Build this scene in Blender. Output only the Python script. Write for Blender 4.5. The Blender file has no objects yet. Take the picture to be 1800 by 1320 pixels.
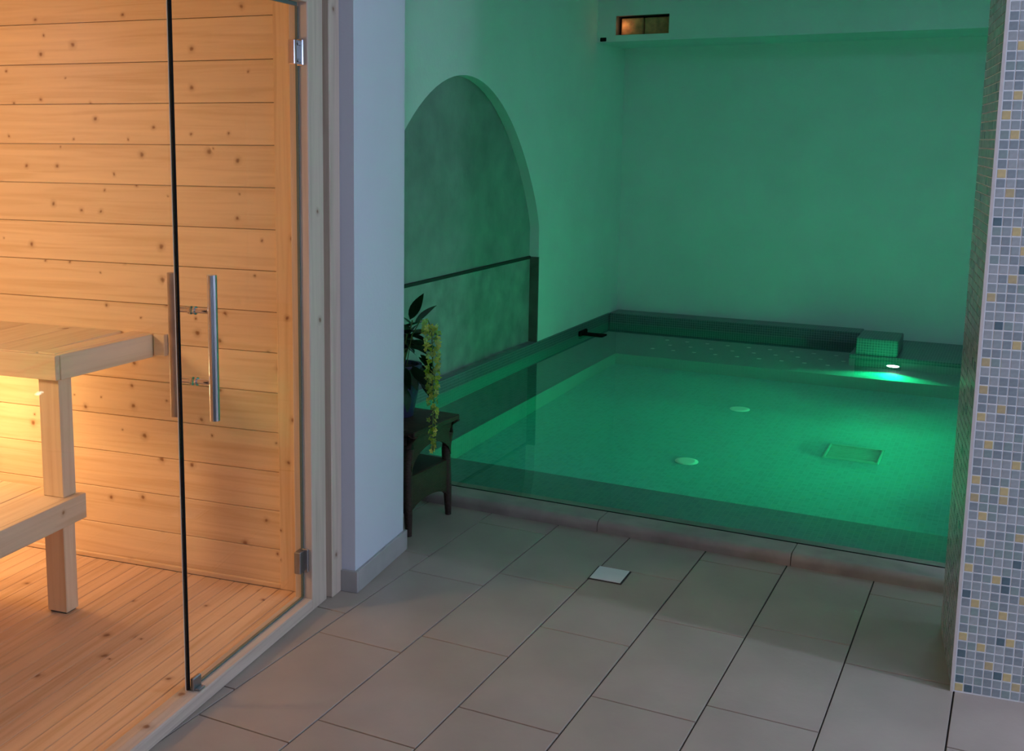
import bpy, bmesh, math, random
from mathutils import Matrix, Vector

random.seed(7)
C = bpy.context.scene.collection
S = bpy.context.scene
PI = math.pi

# ------------------------------------------------------------------ camera
EYE = Vector((0, 0, 1.5562))
cam = bpy.data.cameras.new('camera')
cam_o = bpy.data.objects.new('camera', cam)
C.objects.link(cam_o)
right = Vector((0.87787517, 0.47886842, 0.00449664))
up = Vector((-0.0767012, 0.13132991, 0.98836703))
fwd = Vector((-0.47270722, 0.86800777, -0.15202105))
m = Matrix((right, up, -fwd)).transposed().to_4x4()
m.translation = EYE
cam_o.matrix_world = m
cam.sensor_fit = 'HORIZONTAL'
cam.sensor_width = 36
cam.lens = 1976.91 / 1800 * 36
cam.shift_x = (900 - 726.35) / 1800
cam.shift_y = (546.37 - 660) / 1800
cam.clip_start = 0.02
S.camera = cam_o

# ------------------------------------------------------------------ world, lights, exposure
w = bpy.data.worlds.new('world')
S.world = w
w.use_nodes = True
w.node_tree.nodes['Background'].inputs[0].default_value = (0.55, 0.75, 1, 1)
w.node_tree.nodes['Background'].inputs[1].default_value = 0.03
S.view_settings.view_transform = 'Standard'
S.view_settings.look = 'None'
S.view_settings.gamma = 1
S.view_settings.use_curve_mapping = False
S.view_settings.exposure = 0.0


def light(kind, name, loc, energy, color, target=None, **kw):
    l = bpy.data.lights.new(name, kind)
    l.energy = energy
    l.color = color
    mis = kw.pop('mis', None)
    for k, v in kw.items():
        setattr(l, k, v)
    if mis is not None:
        l.cycles.use_multiple_importance_sampling = mis
    o = bpy.data.objects.new(name, l)
    C.objects.link(o)
    o.location = loc
    if target is not None:
        d = Vector(target) - Vector(loc)
        o.rotation_euler = d.to_track_quat('-Z', 'Y').to_euler()
    return o


# daylight entering by the window in the right-hand wall of the front room
light('AREA', 'window_daylight', (2.94, 1.3, 1.55), 23, (0.52, 0.66, 1.0), (-1.5, 2.6, 1.2),
      shape='RECTANGLE', size=1.5, size_y=1.3)
# compact lamp on the right, a little in front of the mosaic pillar
light('POINT', 'pendant_bulb', (2.2, 3.11, 2.2), 104, (0.62, 0.71, 1.0), shadow_soft_size=0.07)

# added weak cool fill that lifts the pool room walls, out of view above
light('AREA', 'pool_fill_light', (-0.3, 6.4, 2.70), 17, (0.42, 0.66, 1.0), (-0.8, 6.5, 0), shape='RECTANGLE', size=0.6, size_y=1.2)

# ------------------------------------------------------------------ materials
MATS = {}


def nt(name):
    m = bpy.data.materials.new(name)
    m.use_nodes = True
    t = m.node_tree
    t.nodes.clear()
    out = t.nodes.new('ShaderNodeOutputMaterial')
    MATS[name] = m
    return m, t, out


def N(t, typ, **kw):
    n = t.nodes.new('ShaderNode' + typ)
    for k, v in kw.items():
        if k.startswith('i_'):
            n.inputs[k[2:].replace('_', ' ')].default_value = v
        else:
            setattr(n, k, v)
    return n


def ramp(t, stops):
    r = t.nodes.new('ShaderNodeValToRGB')
    e = r.color_ramp.elements
    while len(e) < len(stops):
        e.new(0.5)
    for el, (p, c) in zip(e, stops):
        el.position = p
        el.color = (*c, 1)
    return r


def plain(name, col, rough=0.5, metal=0.0, noise=0.0, nscale=8.0, bump=0.0, bscale=60.0, spec=0.5, emit=None, estr=0):
    m, t, out = nt(name)
    b = N(t, 'BsdfPrincipled')
    b.inputs['Roughness'].default_value = rough
    b.inputs['Metallic'].default_value = metal
    b.inputs['Specular IOR Level'].default_value = spec
    b.inputs['Base Color'].default_value = (*col, 1)
    tc = N(t, 'TexCoord')
    if noise:
        n = N(t, 'TexNoise')
        n.inputs['Scale'].default_value = nscale
        n.inputs['Detail'].default_value = 5
        t.links.new(tc.outputs['Object'], n.inputs['Vector'])
        r = ramp(t, [(0.3, tuple(c * (1 - noise) for c in col)), (0.7, tuple(min(1, c * (1 + noise)) for c in col))])
        t.links.new(n.outputs['Fac'], r.inputs[0])
        t.links.new(r.outputs[0], b.inputs['Base Color'])
    if bump:
        n2 = N(t, 'TexNoise')
        n2.inputs['Scale'].default_value = bscale
        n2.inputs['Detail'].default_value = 4
        t.links.new(tc.outputs['Object'], n2.inputs['Vector'])
        bp = N(t, 'Bump')
        bp.inputs['Strength'].default_value = bump
        bp.inputs['Distance'].default_value = 0.01
        t.links.new(n2.outputs['Fac'], bp.inputs['Height'])
        t.links.new(bp.outputs[0], b.inputs['Normal'])
    if emit:
        b.inputs['Emission Color'].default_value = (*emit, 1)
        b.inputs['Emission Strength'].default_value = estr
    t.links.new(b.outputs[0], out.inputs[0])
    return m


def wood(name, light_c, dark_c, knot_c, knots=8.0, rough=0.55, knot_gate=0.42):
    """grain along local x, board width along local y"""
    m, t, out = nt(name)
    L = t.links.new
    tc = N(t, 'TexCoord')
    oi = N(t, 'ObjectInfo')
    cx = N(t, 'CombineXYZ')
    m1 = N(t, 'Math', operation='MULTIPLY'); m1.inputs[1].default_value = 57.3
    m2 = N(t, 'Math', operation='MULTIPLY'); m2.inputs[1].default_value = 31.7
    L(oi.outputs['Random'], m1.inputs[0]); L(oi.outputs['Random'], m2.inputs[0])
    L(m1.outputs[0], cx.inputs[0]); L(m2.outputs[0], cx.inputs[1])
    add = N(t, 'VectorMath', operation='ADD')
    L(tc.outputs['Object'], add.inputs[0]); L(cx.outputs[0], add.inputs[1])
    # knots
    vo = N(t, 'TexVoronoi', voronoi_dimensions='2D')
    vo.inputs['Scale'].default_value = knots
    wn_ = N(t, 'TexNoise'); wn_.inputs['Scale'].default_value = 45; wn_.inputs['Detail'].default_value = 2
    L(add.outputs[0], wn_.inputs['Vector'])
    ws = N(t, 'VectorMath', operation='SCALE'); ws.inputs['Scale'].default_value = 0.012
    L(wn_.outputs['Color'], ws.inputs[0])
    wa = N(t, 'VectorMath', operation='ADD'); L(add.outputs[0], wa.inputs[0]); L(ws.outputs[0], wa.inputs[1])
    L(wa.outputs[0], vo.inputs['Vector'])
    sep = N(t, 'SeparateColor'); L(vo.outputs['Color'], sep.inputs[0])
    gate = N(t, 'Math', operation='GREATER_THAN'); gate.inputs[1].default_value = knot_gate
    L(sep.outputs[0], gate.inputs[0])
    size = N(t, 'MapRange'); size.inputs[3].default_value = 0.06; size.inputs[4].default_value = 0.19
    L(sep.outputs[1], size.inputs[0])
    dv = N(t, 'Math', operation='DIVIDE'); L(vo.outputs['Distance'], dv.inputs[0]); L(size.outputs[0], dv.inputs[1])
    kr = ramp(t, [(0.0, (1, 1, 1)), (0.22, (0.85, 0.85, 0.85)), (0.42, (0.3, 0.3, 0.3)), (1.0, (0, 0, 0))])
    L(dv.outputs[0], kr.inputs[0])
    km = N(t, 'Math', operation='MULTIPLY'); L(kr.outputs[0], km.inputs[0]); L(gate.outputs[0], km.inputs[1])
    # grain, bent around the knots
    mp = N(t, 'Mapping'); mp.inputs['Scale'].default_value = (1.1, 26, 26)
    off = N(t, 'VectorMath', operation='SCALE'); off.inputs['Scale'].default_value = 0.02
    L(vo.outputs['Position'], off.inputs[0])
    L(add.outputs[0], mp.inputs[0])
    no = N(t, 'TexNoise'); no.inputs['Scale'].default_value = 1.6; no.inputs['Detail'].default_value = 7
    no.inputs['Distortion'].default_value = 0.8
    L(mp.outputs[0], no.inputs['Vector'])
    r = ramp(t, [(0.30, dark_c), (0.52, light_c), (0.75, tuple(min(1, c * 1.08) for c in light_c))])
    L(no.outputs['Fac'], r.inputs[0])
    # board to board tone
    hs = N(t, 'HueSaturation')
    vr = N(t, 'MapRange'); vr.inputs[3].default_value = 0.93; vr.inputs[4].default_value = 1.05
    L(oi.outputs['Random'], vr.inputs[0]); L(vr.outputs[0], hs.inputs['Value'])
    L(r.outputs[0], hs.inputs['Color'])
    mx = N(t, 'Mix', data_type='RGBA'); mx.inputs[7].default_value = (*knot_c, 1)
    L(km.outputs[0], mx.inputs[0]); L(hs.outputs[0], mx.inputs[6])
    b = N(t, 'BsdfPrincipled'); b.inputs['Roughness'].default_value = rough
    b.inputs['Specular IOR Level'].default_value = 0.25
    L(mx.outputs[2], b.inputs['Base Color'])
    bp = N(t, 'Bump'); bp.inputs['Strength'].default_value = 0.08; bp.inputs['Distance'].default_value = 0.003
    L(no.outputs['Fac'], bp.inputs['Height']); L(bp.outputs[0], b.inputs['Normal'])
    L(b.outputs[0], out.inputs[0])
    return m


SPRUCE = wood('spruce', (0.80, 0.58, 0.36), (0.70, 0.47, 0.26), (0.27, 0.11, 0.03))
FLOORWOOD = wood('floor_spruce', (0.74, 0.50, 0.31), (0.62, 0.39, 0.21), (0.22, 0.09, 0.03), knots=6.0, knot_gate=0.62)
FRAMEWOOD = wood('frame_spruce', (0.60, 0.49, 0.39), (0.50, 0.40, 0.31), (0.20, 0.10, 0.05), knots=6.0, knot_gate=0.72)
ASPEN = wood('bench_aspen', (0.80, 0.63, 0.43), (0.72, 0.53, 0.33), (0.35, 0.17, 0.06), knots=5.0, knot_gate=0.72)

PLASTER = plain('white_plaster', (0.80, 0.82, 0.83), 0.85, noise=0.03, nscale=3, bump=0.15, bscale=45, spec=0.2)
PIERPAINT = plain('pier_paint', (0.62, 0.64, 0.71), 0.8, noise=0.015, nscale=4, bump=0.06, bscale=70, spec=0.25)
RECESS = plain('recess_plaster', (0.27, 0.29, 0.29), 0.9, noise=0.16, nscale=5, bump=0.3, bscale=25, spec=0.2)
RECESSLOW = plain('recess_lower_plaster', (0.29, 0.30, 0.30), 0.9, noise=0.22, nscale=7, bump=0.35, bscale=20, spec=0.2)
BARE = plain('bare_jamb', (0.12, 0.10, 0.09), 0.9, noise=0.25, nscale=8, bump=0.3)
BLACK = plain('black_rubber', (0.010, 0.009, 0.009), 0.8, noise=0.1, spec=0.05)
DARKLINE = plain('dark_joint', (0.02, 0.022, 0.022), 0.8, noise=0.1)
CEIL = plain('ceiling_paint', (0.80, 0.80, 0.79), 0.9, noise=0.02)
TILE = plain('stone_tile', (0.385, 0.32, 0.265), 0.42, noise=0.10, nscale=3.0, bump=0.06, bscale=35, spec=0.4)
GROUT = plain('dark_grout', (0.045, 0.038, 0.032), 0.9, noise=0.15, nscale=20)
BASEB = plain('baseboard_tile', (0.40, 0.38, 0.36), 0.45, noise=0.10, nscale=9)
CURB = plain('pink_marble', (0.34, 0.285, 0.25), 0.45, noise=0.18, nscale=9, bump=0.05)
HANDLEWOOD = plain('brown_handle', (0.40, 0.25, 0.15), 0.4, noise=0.2, nscale=25)
STEEL = plain('brushed_steel', (0.62, 0.63, 0.65), 0.22, metal=1.0, noise=0.04, nscale=30)
CHROME = plain('polished_chrome', (0.75, 0.77, 0.80), 0.12, metal=1.0, noise=0.03, nscale=20)
DARKSTEEL = plain('dull_steel', (0.35, 0.36, 0.37), 0.35, metal=1.0, noise=0.05, nscale=30)
GRATE = plain('satin_grate_steel', (0.22, 0.52, 0.46), 0.3, metal=0.3, noise=0.1, nscale=20)
WHITEPL = plain('white_plastic', (0.75, 0.76, 0.74), 0.4, noise=0.03, nscale=15)
BRICK = plain('terracotta', (0.62, 0.27, 0.12), 0.85, noise=0.35, nscale=18, bump=0.4)
POT = plain('violet_glaze', (0.035, 0.035, 0.09), 0.3, noise=0.1)
LEAF = plain('dark_leaf', (0.025, 0.075, 0.03), 0.4, noise=0.3, nscale=20)
STEMM = plain('stem_green', (0.10, 0.16, 0.04), 0.5, noise=0.2)
PETAL = plain('yellow_petal', (0.85, 0.80, 0.16), 0.55, noise=0.2, nscale=40)
PETAL2 = plain('lime_petal', (0.62, 0.72, 0.22), 0.55, noise=0.2, nscale=40)
SOIL = plain('potting_soil', (0.05, 0.035, 0.025), 0.95, noise=0.3, nscale=60)
TRIM = plain('pillar_trim', (0.72, 0.66, 0.62), 0.4, noise=0.05, nscale=10)
MGROUT = plain('mosaic_grout', (0.90, 0.91, 0.91), 0.8, noise=0.04, nscale=30)


def wicker():
    m, t, out = nt('brown_wicker')
    L = t.links.new
    tc = N(t, 'TexCoord')
    mp = N(t, 'Mapping'); mp.inputs['Rotation'].default_value = (0, 0, 0)
    L(tc.outputs['Object'], mp.inputs[0])
    wv = N(t, 'TexWave', bands_direction='Z'); wv.inputs['Scale'].default_value = 55; wv.inputs['Distortion'].default_value = 1.0
    L(mp.outputs[0], wv.inputs['Vector'])
    no = N(t, 'TexNoise'); no.inputs['Scale'].default_value = 18; L(mp.outputs[0], no.inputs['Vector'])
    ml = N(t, 'Math', operation='MULTIPLY'); L(wv.outputs['Fac'], ml.inputs[0]); L(no.outputs['Fac'], ml.inputs[1])
    r = ramp(t, [(0.05, (0.022, 0.010, 0.007)), (0.6, (0.085, 0.038, 0.022))])
    L(ml.outputs[0], r.inputs[0])
    b = N(t, 'BsdfPrincipled'); b.inputs['Roughness'].default_value = 0.55
    L(r.outputs[0], b.inputs['Base Color'])
    bp = N(t, 'Bump'); bp.inputs['Strength'].default_value = 0.4; bp.inputs['Distance'].default_value = 0.003
    L(wv.outputs['Fac'], bp.inputs['Height']); L(bp.outputs[0], b.inputs['Normal'])
    L(b.outputs[0], out.inputs[0])
    return m


WICKER = wicker()


def pool_mosaic(name, base, grout, pitch=0.026):
    m, t, out = nt(name)
    L = t.links.new
    geo = N(t, 'NewGeometry')
    tc = N(t, 'TexCoord')
    # tile grid: each axis contributes joints only on faces that it crosses
    vor = N(t, 'TexWhiteNoise', noise_dimensions='3D')
    sc = N(t, 'VectorMath', operation='SCALE'); sc.inputs['Scale'].default_value = 1 / pitch
    L(tc.outputs['Object'], sc.inputs[0])
    of = N(t, 'VectorMath', operation='ADD'); of.inputs[1].default_value = (0.31, 0.27, 0.23)
    L(sc.outputs[0], of.inputs[0])
    fl = N(t, 'VectorMath', operation='FLOOR'); L(of.outputs[0], fl.inputs[0]); L(fl.outputs[0], vor.inputs[0])
    r = ramp(t, [(0.0, tuple(c * 0.86 for c in base)), (0.5, base), (0.85, tuple(c * 1.08 for c in base)), (1.0, (base[0] * 1.2, base[1], base[2] * 0.85))])
    L(vor.outputs['Value'], r.inputs[0])
    fr = N(t, 'VectorMath', operation='FRACTION'); L(of.outputs[0], fr.inputs[0])
    se = N(t, 'SeparateXYZ'); L(fr.outputs[0], se.inputs[0])
    nn = N(t, 'SeparateXYZ'); L(geo.outputs['True Normal'], nn.inputs[0])
    tot = None
    for i in range(3):
        lt = N(t, 'Math', operation='LESS_THAN'); lt.inputs[1].default_value = 0.13; L(se.outputs[i], lt.inputs[0])
        ab = N(t, 'Math', operation='ABSOLUTE'); L(nn.outputs[i], ab.inputs[0])
        g = N(t, 'Math', operation='LESS_THAN'); g.inputs[1].default_value = 0.5; L(ab.outputs[0], g.inputs[0])
        mu = N(t, 'Math', operation='MULTIPLY'); L(lt.outputs[0], mu.inputs[0]); L(g.outputs[0], mu.inputs[1])
        if tot is None:
            tot = mu
        else:
            a = N(t, 'Math', operation='MAXIMUM'); L(tot.outputs[0], a.inputs[0]); L(mu.outputs[0], a.inputs[1]); tot = a
    mx = N(t, 'Mix', data_type='RGBA'); mx.inputs[7].default_value = (*grout, 1)
    L(tot.outputs[0], mx.inputs[0]); L(r.outputs[0], mx.inputs[6])
    b = N(t, 'BsdfPrincipled'); b.inputs['Roughness'].default_value = 0.35
    L(mx.outputs[2], b.inputs['Base Color'])
    L(b.outputs[0], out.inputs[0])
    return m


POOLM = pool_mosaic('pool_mosaic', (0.10, 0.40, 0.42), (0.14, 0.44, 0.46))
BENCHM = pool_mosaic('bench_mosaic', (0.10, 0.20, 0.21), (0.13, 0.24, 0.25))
LEDGEM = pool_mosaic('ledge_mosaic', (0.10, 0.14, 0.16), (0.26, 0.31, 0.32), 0.0185)


def glass_mat():
    m, t, out = nt('clear_glass')
    L = t.links.new
    tr = N(t, 'BsdfTransparent'); tr.inputs[0].default_value = (0.97, 0.985, 0.975, 1)
    gl = N(t, 'BsdfGlossy'); gl.inputs['Roughness'].default_value = 0.0
    fr = N(t, 'Fresnel')
    ge = N(t, 'NewGeometry')
    mr = N(t, 'MapRange'); mr.inputs[3].default_value = 1.45; mr.inputs[4].default_value = 1 / 1.45
    L(ge.outputs['Backfacing'], mr.inputs[0]); L(mr.outputs[0], fr.inputs[0])
    mx = N(t, 'MixShader')
    L(fr.outputs[0], mx.inputs[0]); L(tr.outputs[0], mx.inputs[1]); L(gl.outputs[0], mx.inputs[2])
    L(mx.outputs[0], out.inputs[0])
    return m


GLASS = glass_mat()
GLASSEDGE = plain('glass_edge', (0.10, 0.16, 0.14), 0.2, noise=0.05)


def water_mat():
    m, t, out = nt('still_water')
    L = t.links.new
    g = N(t, 'BsdfGlass'); g.inputs['IOR'].default_value = 1.33; g.inputs['Roughness'].default_value = 0.0
    g.inputs['Color'].default_value = (0.97, 1.0, 0.99, 1)
    tc = N(t, 'TexCoord')
    n = N(t, 'TexNoise'); n.inputs['Scale'].default_value = 2.2; n.inputs['Detail'].default_value = 2
    L(tc.outputs['Object'], n.inputs['Vector'])
    bp = N(t, 'Bump'); bp.inputs['Strength'].default_value = 0.02; bp.inputs['Distance'].default_value = 0.02
    L(n.outputs['Fac'], bp.inputs['Height']); L(bp.outputs[0], g.inputs['Normal'])
    L(g.outputs[0], out.inputs[0])
    return m


WATER = water_mat()


def emis(name, col, s):
    m, t, out = nt(name)
    e = N(t, 'Emission'); e.inputs[0].default_value = (*col, 1); e.inputs[1].default_value = s
    t.links.new(e.outputs[0], out.inputs[0])
    return m


# ------------------------------------------------------------------ helpers
def box(bm, x0, x1, y0, y1, z0, z1, bev=0.0, M=None, seg=1):
    r = bmesh.ops.create_cube(bm, size=1)
    vs = r['verts']
    for v in vs:
        v.co = Vector(((x0 + x1) / 2 + v.co.x * (x1 - x0), (y0 + y1) / 2 + v.co.y * (y1 - y0), (z0 + z1) / 2 + v.co.z * (z1 - z0)))
    if bev:
        es = list({e for v in vs for e in v.link_edges})
        rr = bmesh.ops.bevel(bm, geom=es, offset=bev, segments=seg, affect='EDGES', profile=0.7)
        vs = list({v for v in rr['verts']} | {v for v in vs if v.is_valid})
    if M is not None:
        for v in vs:
            if v.is_valid:
                v.co = M @ v.co
    return vs


def quad(bm, pts):
    return bm.faces.new([bm.verts.new(p) for p in pts])


def tube(bm, pts, rad, n=10, cap=True):
    pts = [Vector(p) for p in pts]
    rads = rad if isinstance(rad, (list, tuple)) else [rad] * len(pts)
    rings = []
    for i, p in enumerate(pts):
        d = (pts[min(i + 1, len(pts) - 1)] - pts[max(i - 1, 0)]).normalized()
        a = Vector((0, 0, 1)) if abs(d.z) < 0.9 else Vector((1, 0, 0))
        u = d.cross(a).normalized()
        v = d.cross(u)
        rings.append([bm.verts.new(p + (u * math.cos(2 * PI * k / n) + v * math.sin(2 * PI * k / n)) * rads[i]) for k in range(n)])
    for a, b in zip(rings, rings[1:]):
        for k in range(n):
            bm.faces.new((a[k], a[(k + 1) % n], b[(k + 1) % n], b[k]))
    if cap:
        bm.faces.new(rings[0])
        bm.faces.new(list(reversed(rings[-1])))


def lathe(bm, prof, n=24, c=(0, 0, 0)):
    rings = []
    for r, z in prof:
        rings.append([bm.verts.new((c[0] + r * math.cos(2 * PI * k / n), c[1] + r * math.sin(2 * PI * k / n), c[2] + z)) for k in range(n)])
    for a, b in zip(rings, rings[1:]):
        for k in range(n):
            bm.faces.new((a[k], a[(k + 1) % n], b[(k + 1) % n], b[k]))
    bm.faces.new(list(reversed(rings[0])))
    bm.faces.new(rings[-1])


def prism(bm, poly, axis, t0, t1):
    """poly: list of (u, v); axis 'x': (y, z) extruded along x; 'y': (x, z) along y"""
    def P(u, v, t):
        return (t, u, v) if axis == 'x' else (u, t, v)
    a = [bm.verts.new(P(u, v, t0)) for u, v in poly]
    b = [bm.verts.new(P(u, v, t1)) for u, v in poly]
    bm.faces.new(a)
    bm.faces.new(list(reversed(b)))
    k = len(poly)
    for i in range(k):
        bm.faces.new((a[i], b[i], b[(i + 1) % k], a[(i + 1) % k]))


def mesh_of(name, bm, mat, smooth=False):
    bmesh.ops.recalc_face_normals(bm, faces=bm.faces)
    me = bpy.data.meshes.new(name)
    bm.to_mesh(me)
    bm.free()
    if mat is not None:
        me.materials.append(mat)
    if smooth:
        for p in me.polygons:
            p.use_smooth = True
        me.set_sharp_from_angle(angle=math.radians(40))
    return me


def obj(name, bm, mat, parent=None, M=None, smooth=False):
    me = bm if isinstance(bm, bpy.types.Mesh) else mesh_of(name, bm, mat, smooth)
    o = bpy.data.objects.new(name, me)
    C.objects.link(o)
    if parent is not None:
        o.parent = parent
    if M is not None:
        o.matrix_basis = M
    return o


def tag(o, label=None, cat=None, group=None, kind=None):
    if label: o['label'] = label
    if cat: o['category'] = cat
    if group: o['group'] = group
    if kind: o['kind'] = kind
    return o


def thing(name, label, cat, loc=(0, 0, 0), rotz=0.0, group=None, kind=None):
    o = bpy.data.objects.new(name, None)
    o.empty_display_size = 0.05
    C.objects.link(o)
    o.location = loc
    o.rotation_euler = (0, 0, rotz)
    return tag(o, label, cat, group, kind)


def struct(name, bm, mat, label, cat, M=None, smooth=False):
    return tag(obj(name, bm, mat, None, M, smooth), label, cat, None, 'structure')


def B(*a, **k):
    bm = bmesh.new()
    box(bm, *a, **k)
    return bm


# ------------------------------------------------------------------ key dimensions (metres)
T7 = math.radians(7)
SP = Vector((-1.982, 2.945, 0))            # sauna frame: x' = out of the sauna front, y' = along the front, away
ZW = 0.03                                   # water level
XL, XR = -3.03, 0.8                         # pool side walls
YF, YB = 4.28, 9.0                          # pool front and back walls
YWALL = 9.22                                # room wall behind the pool
ZC = 2.75                                   # ceiling
ZBENCH, ZPF = -0.30, -0.65

# ------------------------------------------------------------------ front room floor, tiles 30 x 60
fl = struct('floor', B(-3.6, 3.0, -1.6, 4.16, -0.12, -0.006), GROUT, 'grey stone tile floor laid in staggered rows', 'floor')
X0, TW, TL, GAP = -1.58, 0.30, 0.5935, 0.0045
joint = {-1: 2.831, 0: 2.372, 1: 2.620, 2: 2.857, 3: 2.963, 4: 2.83, 5: 3.05}
tile_cache = {}


def tile_mesh(wd, ln):
    k = (round(wd, 3), round(ln, 3))
    if k not in tile_cache:
        tile_cache[k] = mesh_of('tile', B(-k[0] / 2, k[0] / 2, -k[1] / 2, k[1] / 2, -0.008, 0, bev=0.0012), None)
        tile_cache[k].materials.append(TILE)
    return tile_cache[k]


for i in range(-6, 11):
    jy = joint.get(i, 2.4 + (i * 0.297) % TL)
    x0, x1 = X0 + i * TW, X0 + (i + 1) * TW
    y = jy
    while y > 0.9:
        y -= TL
    ylo = 3.5 if i < -3 else 0.9
    while y < 4.15:
        a, b = max(y, ylo), min(y + TL, 4.15)
        if b - a > 0.02:
            me = tile_mesh(x1 - x0 - GAP, b - a - GAP)
            obj('tile', me, None, fl, Matrix.Translation(((x0 + x1) / 2, (a + b) / 2, 0)))
        y += TL

# ------------------------------------------------------------------ room shell
struct('ceiling', B(-3.9, 3.2, -1.7, 9.5, ZC, ZC + 0.1), CEIL, 'white painted ceiling above the spa room', 'ceiling')
bm = bmesh.new()
box(bm, 3.0, 3.12, -1.7, 0.5, -0.1, ZC)
box(bm, 3.0, 3.12, 2.1, 4.2, -0.1, ZC)
box(bm, 3.0, 3.12, 0.5, 2.1, -0.1, 0.9)
box(bm, 3.0, 3.12, 0.5, 2.1, 2.2, ZC)
struct('wall_right', bm, PLASTER, 'white plaster wall with a window on the right', 'wall')
struct('wall_front', B(-2.2, 3.12, -1.72, -1.6, -0.1, ZC), PLASTER, 'white plaster wall behind the viewer', 'wall')
struct('wall_pool_right', B(XR + 0.02, XR + 0.14, 4.16, YWALL, -0.7, ZC), PLASTER, 'white plaster wall on the far side of the pool', 'wall')
struct('wall_behind_pillar', B(0.5, 3.12, 4.16, 4.28, -0.1, ZC), PLASTER, 'white plaster wall to the right of the mosaic pillar', 'wall')
wn = thing('window_1', 'daylit window with white frame in the right wall', 'window', (3.06, 1.3, 0.9), kind='structure')
for nm, a in (('jamb', (-0.05, 0.05, -0.8, -0.74, 0, 1.3)), ('jamb', (-0.05, 0.05, 0.74, 0.8, 0, 1.3)),
              ('head', (-0.05, 0.05, -0.74, 0.74, 1.24, 1.3)), ('sill', (-0.09, 0.05, -0.74, 0.74, 0, 0.05))):
    obj(nm, B(*a, bev=0.004), WHITEPL, wn)
cp = thing('fill_panel', 'flat white panel added on the pool room ceiling for the cool fill light', 'lamp', (-0.3, 6.4, ZC - 0.045))  # unseen fixture added to go with the cool fill light
obj('panel_frame', B(-0.33, 0.33, -0.63, 0.63, 0.006, 0.045, bev=0.004), WHITEPL, cp)
obj('diffuser', B(-0.30, 0.30, -0.60, 0.60, 0.0, 0.0055), WHITEPL, cp)
pl = thing('pendant_lamp', 'small pendant lamp hanging from the ceiling to the right of the pillar', 'lamp', (2.2, 3.11, 2.3))
bm = bmesh.new(); lathe(bm, [(0.05, 0.42), (0.05, 0.45)]); obj('ceiling_rose', bm, WHITEPL, pl)
bm = bmesh.new(); tube(bm, [(0, 0, 0.1), (0, 0, 0.43)], 0.004, 6); obj('cord', bm, BLACK, pl)
bm = bmesh.new(); lathe(bm, [(0.09, 0.02), (0.05, 0.09), (0.02, 0.11)]); obj('lamp_shade', bm, DARKSTEEL, pl, smooth=True)

# ------------------------------------------------------------------ left pool-room wall with arched recess
YC, AW, ZS, AH = 6.22, 1.205, 0.93, 1.001
arch = []
for k in range(49):
    u = -1 + 2 * k / 48
    u = math.copysign(1 - (1 - abs(u)) ** 1.7, u)
    arch.append((YC + AW * u, ZS + AH * max(0.0, 1 - abs(u) ** 2) ** 0.79))
ZLOW = 0.105
RX = -3.10
bm = bmesh.new()
quad(bm, [(XL, 3.2, -0.1), (XL, YC - AW, -0.1), (XL, YC - AW, ZC), (XL, 3.2, ZC)])
quad(bm, [(XL, YC + AW, -0.1), (XL, YWALL, -0.1), (XL, YWALL, ZC), (XL, YC + AW, ZC)])
quad(bm, [(XL, YC - AW, -0.1), (XL, YC + AW, -0.1), (XL, YC + AW, ZLOW), (XL, YC - AW, ZLOW)])
for (y0, z0), (y1, z1) in zip(arch, arch[1:]):
    quad(bm, [(XL, y0, z0), (XL, y1, z1), (XL, y1, ZC), (XL, y0, ZC)])
    quad(bm, [(XL, y0, z0), (XL, y1, z1), (RX, y1, z1), (RX, y0, z0)])
for yy in (YC - AW, YC + AW):
    quad(bm, [(XL, yy, 0.72), (XL, yy, ZS), (RX, yy, ZS), (RX, yy, 0.72)])
# thickness behind
quad(bm, [(XL - 0.25, 3.2, -0.1), (XL - 0.25, YWALL, -0.1), (XL - 0.25, YWALL, ZC), (XL - 0.25, 3.2, ZC)])
wl = struct('wall_left', bm, PLASTER, 'white plaster pool wall with a blind arched recess', 'wall')
bm = bmesh.new()
pts = [(RX, YC - AW, 0.72)] + [(RX, y, z) for y, z in arch] + [(RX, YC + AW, 0.72)]
bm.faces.new([bm.verts.new(p) for p in pts])
tag(obj('recess_panel', bm, RECESS, wl), 'grey mottled plaster inside the arch')
obj('recess_lower_panel', B(RX - 0.03, RX + 0.006, YC - AW, YC + AW, ZLOW, 0.712, bev=0.003), RECESSLOW, wl)
obj('joint_line', B(RX - 0.01, RX + 0.012, YC - AW, YC + AW, 0.706, 0.728, bev=0.004), DARKLINE, wl)
tag(obj('bare_jamb', B(RX, XL + 0.001, YC + AW - 0.004, YC + AW + 0.01, ZLOW, 0.722), BARE, wl), 'bare brown strip at the foot of the arch')
obj('recess_floor', B(RX - 0.03, XL + 0.0005, YC - AW, YC + AW, ZLOW - 0.02, ZLOW + 0.004), RECESSLOW, wl)

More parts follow.
